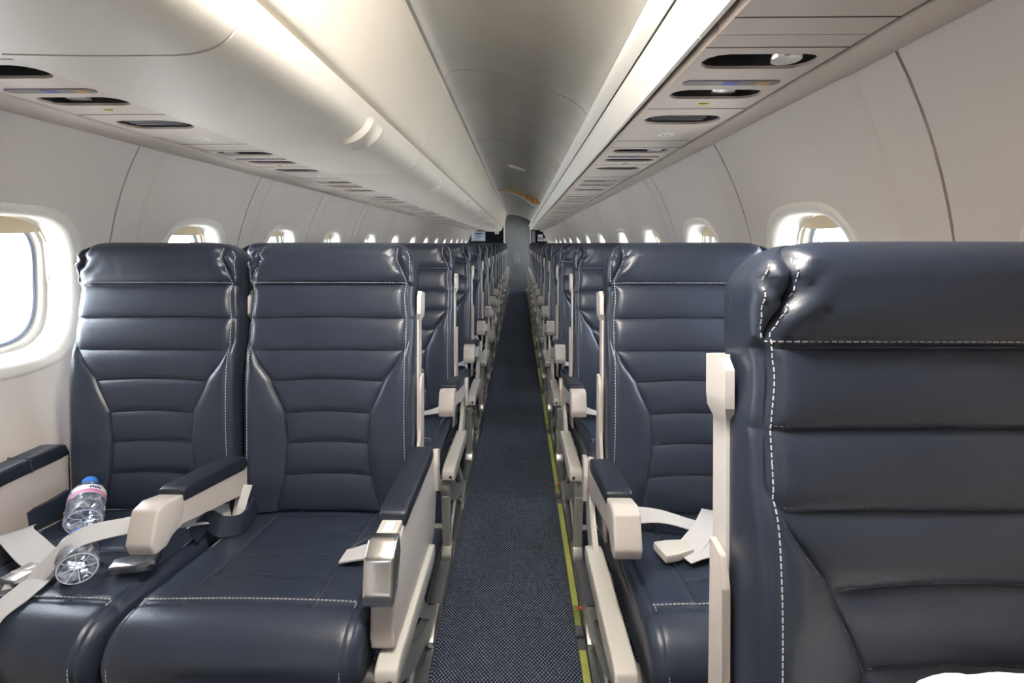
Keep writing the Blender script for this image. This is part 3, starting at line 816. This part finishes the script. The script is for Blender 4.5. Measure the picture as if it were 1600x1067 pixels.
D_['siderail'] = prism('side_rail', 'rail', [(1.10,.352),(1.075,.360),(.735,.372),(.712,.366),(.706,.350),(.708,.332),(.720,.324),(.79,.324),(1.08,.312),(1.10,.325)], -.021, .021, 'x', .006, 3)
D_['bolt'] = tube('bolt', 'dark', [(0,.7065,.346),(0,.7035,.346)], .0048, 12)
def boss_me():
    bm = bmesh.new(); box_bm(bm, -.021, .021, .735, .80, .268, .320); bmesh.ops.bevel(bm, geom=bm.edges[:], offset=.008, segments=2, affect='EDGES')
    tube_bm(bm, [(0,.738,.295),(0,.729,.295)], [.011,.010], 12); return bm_me('leg_socket', bm, 'alu')
D_['boss'] = boss_me()
def leg_front():
    bm = bmesh.new(); box_bm(bm, -.015, .015, .752, .782, .055, .275); bmesh.ops.bevel(bm, geom=bm.edges[:], offset=.004, segments=2, affect='EDGES')
    box_bm(bm, -.010, .010, .748, .754, .090, .250); return bm_me('front_leg', bm, 'alu')
D_['legf'] = leg_front()
D_['foot'] = prism('track_foot', 'alu', [(.735,.012),(.735,.035),(.748,.060),(.790,.060),(.80,.032),(.83,.028),(.83,.012)], -.017, .017, 'x', .003, 2)
D_['legr'] = prism('rear_leg', 'alu', [(.80,.285),(.84,.290),(.98,.17),(1.235,.060),(1.245,.030),(1.20,.024),(.94,.130),(.79,.245)], -.011, .011, 'x', .004, 2)
D_['brace'] = prism('brace', 'alu', [(1.02,.315),(1.055,.315),(1.075,.20),(1.215,.060),(1.19,.045),(1.045,.185)], -.008, .008, 'x', .003, 2)
D_['strut'] = tube('lower_strut', 'alu', [(0,.775,.045),(0,.90,.085),(0,1.00,.135)], .008, 8)
D_['rfoot'] = prism('rear_foot', 'steel', [(1.13,.012),(1.13,.030),(1.18,.050),(1.255,.050),(1.265,.030),(1.265,.012)], -.018, .018, 'x', .004, 2)
D_['pin'] = tube('pin', 'red', [(-.016,1.262,.030),(-.030,1.262,.032)], .0045, 8)
D_['trackcover'] = prism('track_cover', 'railcover', [(-.021,.006),(-.021,.019),(-.016,.023),(.016,.023),(.021,.019),(.021,.006)], 1.275, 1.492, 'y', .002, 1)

def buckle_me():
    bm = bmesh.new(); box_bm(bm, -.030, .030, -.024, .024, -.004, .010); bmesh.ops.bevel(bm, geom=bm.edges[:], offset=.005, segments=2, affect='EDGES')
    box_bm(bm, -.024, .012, -.020, .020, .009, .0125); tube_bm(bm, [(.022,-.026,.004),(.022,.026,.004)], .005, 10)
    return bm_me('buckle', bm, 'steel')
D_['buckle'] = buckle_me()
def generic_belt(sg):
    Y = Vector((0,1,0))
    pts = [(Vector((-.205, 1.10, .40)), Vector((0,.9,.3))), (Vector((-.195, 1.075, .447)), Vector((0,1,.3))), (Vector((-.13, 1.05, .444)), Y), (Vector((-.03, 1.025, .440)), Y), (Vector((.06, 1.04, .441)), Y), (Vector((.15, 1.06, .444)), Y), (Vector((.195, 1.075, .444)), Vector((0,1,.4))), (Vector((.205, 1.11, .40)), Vector((0,.9,.3)))]
    return ribbon('seat_belt', 'belt', [(Vector((p.x*sg, p.y, p.z)), w) for p, w in pts], .048)
D_['belt+'] = generic_belt(1); D_['belt-'] = generic_belt(-1)

def put(key, name, parent, x=0.0, oy=0.0, kind=None):
    return ob(name, D_[key], parent, loc=(x, oy, 0), kind=kind)
LEFT = dict(seats=[-.671, -.2135], arm=.030, sgn=1, mids=[-.4425], wall=-.905, inner=-.55, xc=-.44)
RIGHT = dict(seats=[.7255], arm=.487, sgn=-1, mids=[], wall=.957, inner=.83, xc=.72)
RIGHT0 = dict(seats=[.7455], arm=.507, sgn=-1, mids=[], wall=.968, inner=.84, xc=.72)
BY = .95
def seat_unit(cfg, k, name, label, group, tray=False, belts=True, detail=2):
    xc = cfg['xc']; root = ob(name, None, loc=(xc, BY+RP*k, 0), label=label, cat='seat', group=group)
    oy = -BY; sgn = cfg['sgn']
    for i, sx in enumerate(cfg['seats']):
        x = sx-xc
        b_ = put('back', 'backrest', root, x, oy)
        if detail >= 1: put('bst', 'stitching', b_, 0, 0, 'stuff')
        if detail >= 2: put('bsd', 'fine_stitching', b_, 0, 0, 'stuff')
        c_ = put('cush', 'cushion', root, x, oy)
        if detail >= 1: put('cst', 'stitching', c_, 0, 0, 'stuff')
        if detail >= 2: put('csd', 'fine_stitching', c_, 0, 0, 'stuff')
        put('shell', 'back_shell', root, x, oy)
        if detail >= 1:
            put('brL', 'recline_bracket', root, x, oy); put('brR', 'recline_bracket', root, x, oy)
        if belts:
            s_ = put('belt+' if (k+i) % 2 else 'belt-', 'seat_belt', root, x, oy)
            ob('buckle', D_['buckle'], s_, loc=(.05*(1 if (k+i) % 2 else -1)*sgn, 1.033, .446), rot=(.02, 0, .1))
    ax = cfg['arm']-xc
    arms = [(m_-xc, False) for m_ in cfg['mids']]
    if not tray: arms += [(ax, True), (cfg['wall']-xc, False)]
    for x, aisle in arms:
        a_ = put('arm', 'armrest', root, x, oy); put('pad', 'armrest_pad', a_); put('cap', 'end_cap', a_)
    put('up', 'upright', root, ax+sgn*.016, oy)
    if not tray:
        put('flap', 'pivot_cover', root, ax+sgn*.031, oy)
    sr = put('siderail', 'side_rail', root, ax+sgn*.018, oy); put('bolt', 'bolt', sr, sgn*.008)
    for x in (ax, cfg['inner']-xc):
        put('boss', 'leg_socket', root, x, oy); put('legf', 'front_leg', root, x, oy); put('foot', 'track_foot', root, x, oy)
        put('legr', 'rear_leg', root, x, oy); put('rfoot', 'rear_foot', root, x, oy); put('strut', 'lower_strut', root, x, oy)
        put('brace', 'brace', root, x+.003, oy)
        if detail >= 2 and x == ax: put('pin', 'pin', root, x-sgn*.004, oy)
    x0, x1 = sorted((ax, cfg['wall']-xc))
    key = 'beams%d' % sgn if cfg is not RIGHT0 else 'beams0'
    if key not in D_:
        D_[key] = (tube('crossbeam', 'alu', [(x0, .79, .285), (x1, .79, .285)], .019, 12), tube('crossbeam', 'alu', [(x0, 1.06, .285), (x1, 1.06, .285)], .017, 12), tube('baggage_bar', 'alu', [(x0, .772, .125), (x1, .772, .125)], .010, 8))
    ob('crossbeam', D_[key][0], root, loc=(0, oy, 0)); ob('crossbeam', D_[key][1], root, loc=(0, oy, 0)); ob('baggage_bar', D_[key][2], root, loc=(0, oy, 0))
    return root
NR = 14
seatL = []; seatR = []
for k in range(NR):
    lab = 'navy leather double seat with two water bottles lying on it' if k == 0 else 'navy leather double seat, %s row behind the one with the water bottles' % ORD[k-1]
    seatL.append(seat_unit(LEFT, k, 'double_seat', lab, 'navy double seats in rows', tray=(k == 0), belts=(k > 0), detail=2 if k < 3 else (1 if k < 6 else 0)))
for k in range(-1, NR):
    if k == -1: lab = 'navy leather single seat with a white cloth bundle on it'
    elif k == 0: lab = 'navy leather single seat with unfastened belt, directly behind the cloth bundle seat'
    else: lab = 'navy leather single seat, %s row behind the one with the cloth bundle' % ORD[k]
    seatR.append(seat_unit(RIGHT if k >= 0 else RIGHT0, k if k >= 0 else -.99, 'single_seat', lab, 'navy single seats in rows', belts=(k > 0), detail=2 if k < 3 else (1 if k < 6 else 0)))
for k in range(-1, NR):
    for x, nm, g in ((.027, 'double', 'track covers by the double seats'), (.494, 'single', 'track covers by the single seats')):
        ob('track_cover', D_['trackcover'], None, loc=(x, RP*k, 0), label='grey plastic seat track cover at the %s seats, %s from the entry end' % (nm, ORD[k+1]), cat='track cover', group=g)

# ------------------------------------------------------------------ first double seat: tray armrests, loose belts
r1 = seatL[0]; x0 = -LEFT['xc']
def p1(name, d, parent=None, kind=None, label=None):
    if parent is None: o = ob(name, d, r1, loc=(x0, -BY, 0), kind=kind)
    else: o = ob(name, d, parent, kind=kind)
    if label: o['label'] = label
    return o
TR = [(1.190,.560),(1.16,.572),(.86,.566),(.80,.552),(.765,.49),(.745,.40),(.742,.382),(.755,.374),(1.06,.352),(1.135,.362),(1.170,.43),(1.195,.52)]
for xx, full in ((.035, True), (-.915, False)):
    ta = p1('tray_armrest', prism('tray_armrest', 'arm', TR, xx-.022, xx+.022, 'x', .006, 3), label='deep beige armrest panel holding a folded tray')
    p1('armrest_pad', prism('armrest_pad', 'leather_dark', [(1.165,.560),(1.158,.590),(1.14,.597),(.865,.592),(.850,.585),(.848,.556),(1.13,.562)], xx-.027, xx+.027, 'x', .009, 3), ta)
    if not full:
        p1('pad_seam', prism('pad_seam', 'thread_dim', [(1.062,.560),(1.062,.5975),(1.060,.5975),(1.060,.560)], xx-.0275, xx+.0275, 'x'), ta)
    p1('release_panel', box('release_panel', 'rail', xx-.020, xx+.020, .795, .850, .552, .574, .004), ta)
    p1('release_button', box('release_button', 'cove', xx-.008, xx+.010, .805, .84, .573, .577, .001, 1), ta)
    p1('end_cap', prism('end_cap', 'steel', [(.805,.540),(.803,.578),(.780,.577),(.748,.560),(.728,.500),(.728,.478),(.745,.472),(.765,.490)], xx-.027, xx+.027, 'x', .007, 3), ta, label='worn bare metal end cap')
    if full: p1('pivot_cover', prism('pivot_cover', 'rail', [(1.225,.555),(1.195,.565),(1.178,.53),(1.175,.455),(1.190,.450),(1.215,.475)], xx+.016, xx+.032, 'x', .004), ta)
V_ = Vector
def bz(x, y, dz=.004):
    u = min(abs(x+.671), abs(x+.2135)); return ztop(min(1.1, max(.78, y)), min(u, CH)) + dz
Yv = V_((0,1,0))
# strap from the wall side over the window seat
b1 = p1('seat_belt', ribbon('seat_belt', 'belt', [(V_((-.88,1.0,.44)), V_((.3,1,0))), (V_((-.83,.945,.475)), V_((.3,1,-.2))), (V_((-.76,.900,.480)), V_((.25,1,-.1))), (V_((-.70,.868,.472)), V_((.2,1,.0))), (V_((-.645,.850,.462)), V_((.15,1,0)))], .060))
p1('buckle_tongue', prism('buckle_tongue', 'steel', [(-.705,.835),(-.695,.868),(-.60,.862),(-.585,.848),(-.60,.834)], .462, .466, 'z', .0015, 1), b1)
b2 = p1('seat_belt', ribbon('seat_belt', 'belt', [(V_((-.44,1.09,.44)), V_((-.3,.8,.5))), (V_((-.455,1.00,.485)), V_((-.5,.7,.5))), (V_((-.485,.94,.510)), V_((-.5,.75,.45))), (V_((-.535,.885,.530)), V_((-.5,.7,.3))), (V_((-.60,.850,.522)), V_((-.4,.7,.4))), (V_((-.655,.815,.466)), V_((-.2,.7,.7))), (V_((-.70,.800,.463)), V_((-.1,.8,.5)))], .046))
bk_ = p1('buckle', None, b2)
bk_.location = (0, 0, 0)
bpy.data.objects.remove(bk_)
def buckle_box(name, m, cx, cy, cz, rz, sx=.040, sy=.022):
    mt = Matrix.Translation((cx, cy, cz)) @ Matrix.Rotation(rz, 4, 'Z')
    return prism_m(name, m, [(-sx,-sy),(-sx*.2,-sy),(sx,-sy*.7),(sx,sy*.7),(-sx*.2,sy),(-sx,sy)], -.002, .016, mt)
def prism_m(name, m, poly, a0, a1, mt, bev=.004):
    bm = bmesh.new(); A = [bm.verts.new(mt @ V_((p[0],p[1],a0))) for p in poly]; B = [bm.verts.new(mt @ V_((p[0],p[1],a1))) for p in poly]
    n = len(poly); bm.faces.new(A); bm.faces.new(B[::-1])
    for i in range(n): bm.faces.new((A[i], B[i], B[(i+1) % n], A[(i+1) % n]))
    bmesh.ops.bevel(bm, geom=bm.edges[:], offset=bev, segments=2, affect='EDGES', profile=.6)
    return bm_me(name, bm, m)
p1('buckle', buckle_box('buckle', 'steel', -.495, .860, .458, math.radians(200)), b2)
b3 = p1('seat_belt', ribbon('seat_belt', 'belt', [(V_((-.660,.830,.462)), V_((1,.5,0))), (V_((-.645,.800,.464)), V_((1,.4,0))), (V_((-.638,.755,.464)), V_((1,.2,0))), (V_((-.636,.708,.459)), V_((1,0,.1))), (V_((-.628,.674,.424)), V_((1,0,.1))), (V_((-.616,.660,.365)), V_((1,0,.1))), (V_((-.610,.658,.30)), V_((1,0,.1)))], .050))
p1('adjuster', prism('adjuster', 'steel', [(-.712,.80),(-.700,.850),(-.662,.842),(-.674,.792)], .458, .474, 'z', .003), b3)
# leather fold and belt anchor between the two cushions
p1('cover_fold', ribbon('cover_fold', 'leather', [(V_((-.455,.97,.455)), V_((0,.3,1))), (V_((-.44,1.01,.468)), V_((.3,.2,1))), (V_((-.405,1.00,.460)), V_((.2,.5,1))), (V_((-.375,1.03,.450)), V_((.1,.6,1))), (V_((-.375,1.09,.462)), V_((0,.3,1)))], .045, .006))
p1('belt_anchor', ribbon('belt_anchor', 'belt', [(V_((-.405,1.12,.50)), V_((1,.3,0))), (V_((-.405,1.09,.47)), V_((1,.3,0))), (V_((-.40,1.06,.445)), V_((1,.3,0)))], .020, .003))
p1('cover_fold', ribbon('cover_fold', 'leather', [(V_((-.905,1.02,.44)), V_((0,.2,1))), (V_((-.88,1.07,.452)), V_((.2,.2,1))), (V_((-.868,1.12,.462)), V_((.2,.2,1)))], .050, .010))
p1('belt_tab', ribbon('belt_tab', 'belt', [(V_((-.09,.905,.452)), V_((.2,1,0))), (V_((-.05,.905,.462)), V_((.2,1,.1))), (V_((.005,.915,.468)), V_((.2,1,.3)))], .045, .004))
p1('tab_cord', tube('tab_cord', 'thread_dim', [(-.09,.93,.449),(-.06,.97,.452),(-.03,1.0,.458),(.0,1.02,.470)], .0012, 6))

# first single seat: belt lying open
rr1 = seatR[1]; xr = -RIGHT['xc']
def p2(name, d, parent=None):
    return ob(name, d, rr1, loc=(xr, -BY, 0)) if parent is None else ob(name, d, parent)
sb1 = p2('seat_belt', ribbon('seat_belt', 'belt', [(V_((.525,1.10,.43)), V_((0,.7,.7))), (V_((.56,1.065,.457)), V_((.1,1,.4))), (V_((.62,1.045,.466)), V_((.0,1,.1))), (V_((.69,1.02,.458)), V_((.1,1,.0))), (V_((.74,1.00,.456)), V_((.2,1,0)))], .048))
sb2 = p2('seat_belt', ribbon('seat_belt', 'belt', [(V_((.76,1.10,.45)), V_((1,-.3,0))), (V_((.73,1.04,.470)), V_((1,-.5,.1))), (V_((.695,.985,.474)), V_((1,-.6,.1))), (V_((.655,.94,.466)), V_((1,-.6,0))), (V_((.64,.925,.462)), V_((1,-.6,0)))], .048))
p2('buckle', buckle_box('buckle', 'rail', .612, .925, .454, math.radians(15), .036, .026), sb2)
sb3 = p2('seat_belt', ribbon('seat_belt', 'belt', [(V_((.625,.905,.457)), V_((0,1,0))), (V_((.68,.925,.464)), V_((.1,1,.2))), (V_((.74,.915,.455)), V_((.1,1,0))), (V_((.82,.93,.456)), V_((0,1,0)))], .046))

# ------------------------------------------------------------------ water bottles
def lathe(name, m, prof, n=36, wob=None, capa=False):
    V = []; F = []
    for r, z in prof:
        for k in range(n):
            a = 2*PI*k/n; q = r*(1 + (wob(a, z) if wob else 0)); V.append((q*math.cos(a), q*math.sin(a), z))
    for j in range(len(prof)-1):
        for k in range(n): F.append((j*n+k, j*n+(k+1) % n, (j+1)*n+(k+1) % n, (j+1)*n+k))
    if capa: F.append(tuple(range(n))); F.append(tuple(range((len(prof)-1)*n, len(prof)*n)))
    return me(name, V, F, m, True, 50)
bp_ = [(.003,.010),(.010,.010),(.020,.002),(.030,.0),(.035,.005),(.0365,.014),(.0365,.030),(.0345,.036),(.0365,.042),(.0370,.050),(.0365,.056),(.035,.060),(.0355,.064),(.0355,.100),(.035,.104),(.033,.112),(.028,.124),(.020,.134),(.0145,.140),(.0135,.150)]
bp2 = []
for v in spline([V_((r,0,z)) for r,z in bp_], 3): bp2.append((v.x, v.z))
def wob(a, z): return (.05*math.cos(5*a)*sm(.034,.0,z) + .025*math.sin(9*a)*sm(.03,.04,z)*sm(.06,.05,z)) if z < .06 else 0
bot = lathe('body', 'pet', bp2, 40, wob)
capm = lathe('cap', 'cap', [(.001,.166),(.0150,.166),(.0163,.164),(.0165,.150),(.0168,.146),(.0150,.145)], 28, lambda a, z: .012*math.cos(28*a) if z < .16 else 0)
lab1 = lathe('label', 'lblue', [(.0362,.066),(.0364,.099)], 40); lab2 = lathe('label_band', 'pink', [(.0366,.069),(.0366,.080)], 40); lab3 = lathe('label_panel', 'white', [(.0366,.082),(.0366,.097)], 40)
def label_print():
    bm = bmesh.new()
    for j, a0 in enumerate((.3, 1.9, 3.4, 5.0)):
        for q in range(5):
            a = a0 + q*.13; c = V_((.0369*math.cos(a), .0369*math.sin(a), .089))
            mt = Matrix.Translation(c) @ Matrix.Rotation(a, 4, 'Z'); box_bm(bm, -.0003, .0003, -.0018, .0018, -.004+.001*(q % 2), .004-.001*((q+1) % 2), mt)
    return bm_me('label_print', bm, 'navy_text', False)
labp = label_print()
def base_ribs():
    bm = bmesh.new()
    for k in range(8):
        a = 2*PI*k/8; tube_bm(bm, [(.004*math.cos(a), .004*math.sin(a), .0085), (.018*math.cos(a), .018*math.sin(a), .002), (.031*math.cos(a), .031*math.sin(a), -.0005)], .0009, 6)
    tube_bm(bm, [(.005*math.cos(2*PI*k/16), .005*math.sin(2*PI*k/16), .009) for k in range(17)], .0011, 6)
    tube_bm(bm, [(.033*math.cos(2*PI*k/32), .033*math.sin(2*PI*k/32), .0012) for k in range(33)], .0010, 6)
    return bm_me('base_ribs', bm, 'lblue')
ribs = base_ribs()
core = lathe('water', 'pet', [(.002,.012),(.026,.010),(.033,.016),(.0335,.058),(.0325,.066),(.0325,.085),(.002,.086)], 32)
def bottle(cap_at, base_at, lab, sc_=1.0):
    a = V_(base_at); c = V_(cap_at); q = (c-a).normalized().to_track_quat('Z', 'Y')
    r_ = ob('water_bottle', None, loc=a, label=lab, cat='bottle', group='water bottles on the window seat'); r_.rotation_mode = 'QUATERNION'; r_.rotation_quaternion = q; r_.scale = (sc_,)*3
    b0 = ob('body', bot, r_); ob('base_ribs', ribs, b0); ob('cap', capm, r_); l = ob('label', lab1, r_); ob('label_band', lab2, l); ob('label_panel', lab3, l); ob('label_print', labp, l)
bottle((-.808, 1.118, .508), (-.712, .985, .4755), 'clear water bottle with blue cap lying near the window seat backrest')
bottle((-.680, .938, .483), (-.570, .815, .4845), 'clear water bottle lying under the belt strap with its base showing', .92)

# ------------------------------------------------------------------ white cloth bundle on the first single seat
def cloth_bundle():
    bm = bmesh.new(); bmesh.ops.create_icosphere(bm, subdivisions=5, radius=1.0)
    from mathutils import noise
    for v in bm.verts:
        d = v.co.copy(); n1 = noise.noise(d*1.6 + V_((3,1,2))); n2 = noise.noise(d*4.5); n3 = abs(noise.noise(d*8 + V_((7,0,0))))
        k = 1 + .16*n1 + .07*n2 - .05*n3
        v.co = V_((d.x*.172*k, d.y*.062*k, d.z*.155*k))
    return bm_me('cloth_bundle', bm, 'cloth', True, 80)
ob('cloth_bundle', cloth_bundle(), None, loc=(.732, .330, .588), rot=(math.radians(-11), 0, 0), label='crumpled white cloth bundle leaning against the single seat backrest', cat='cloth')
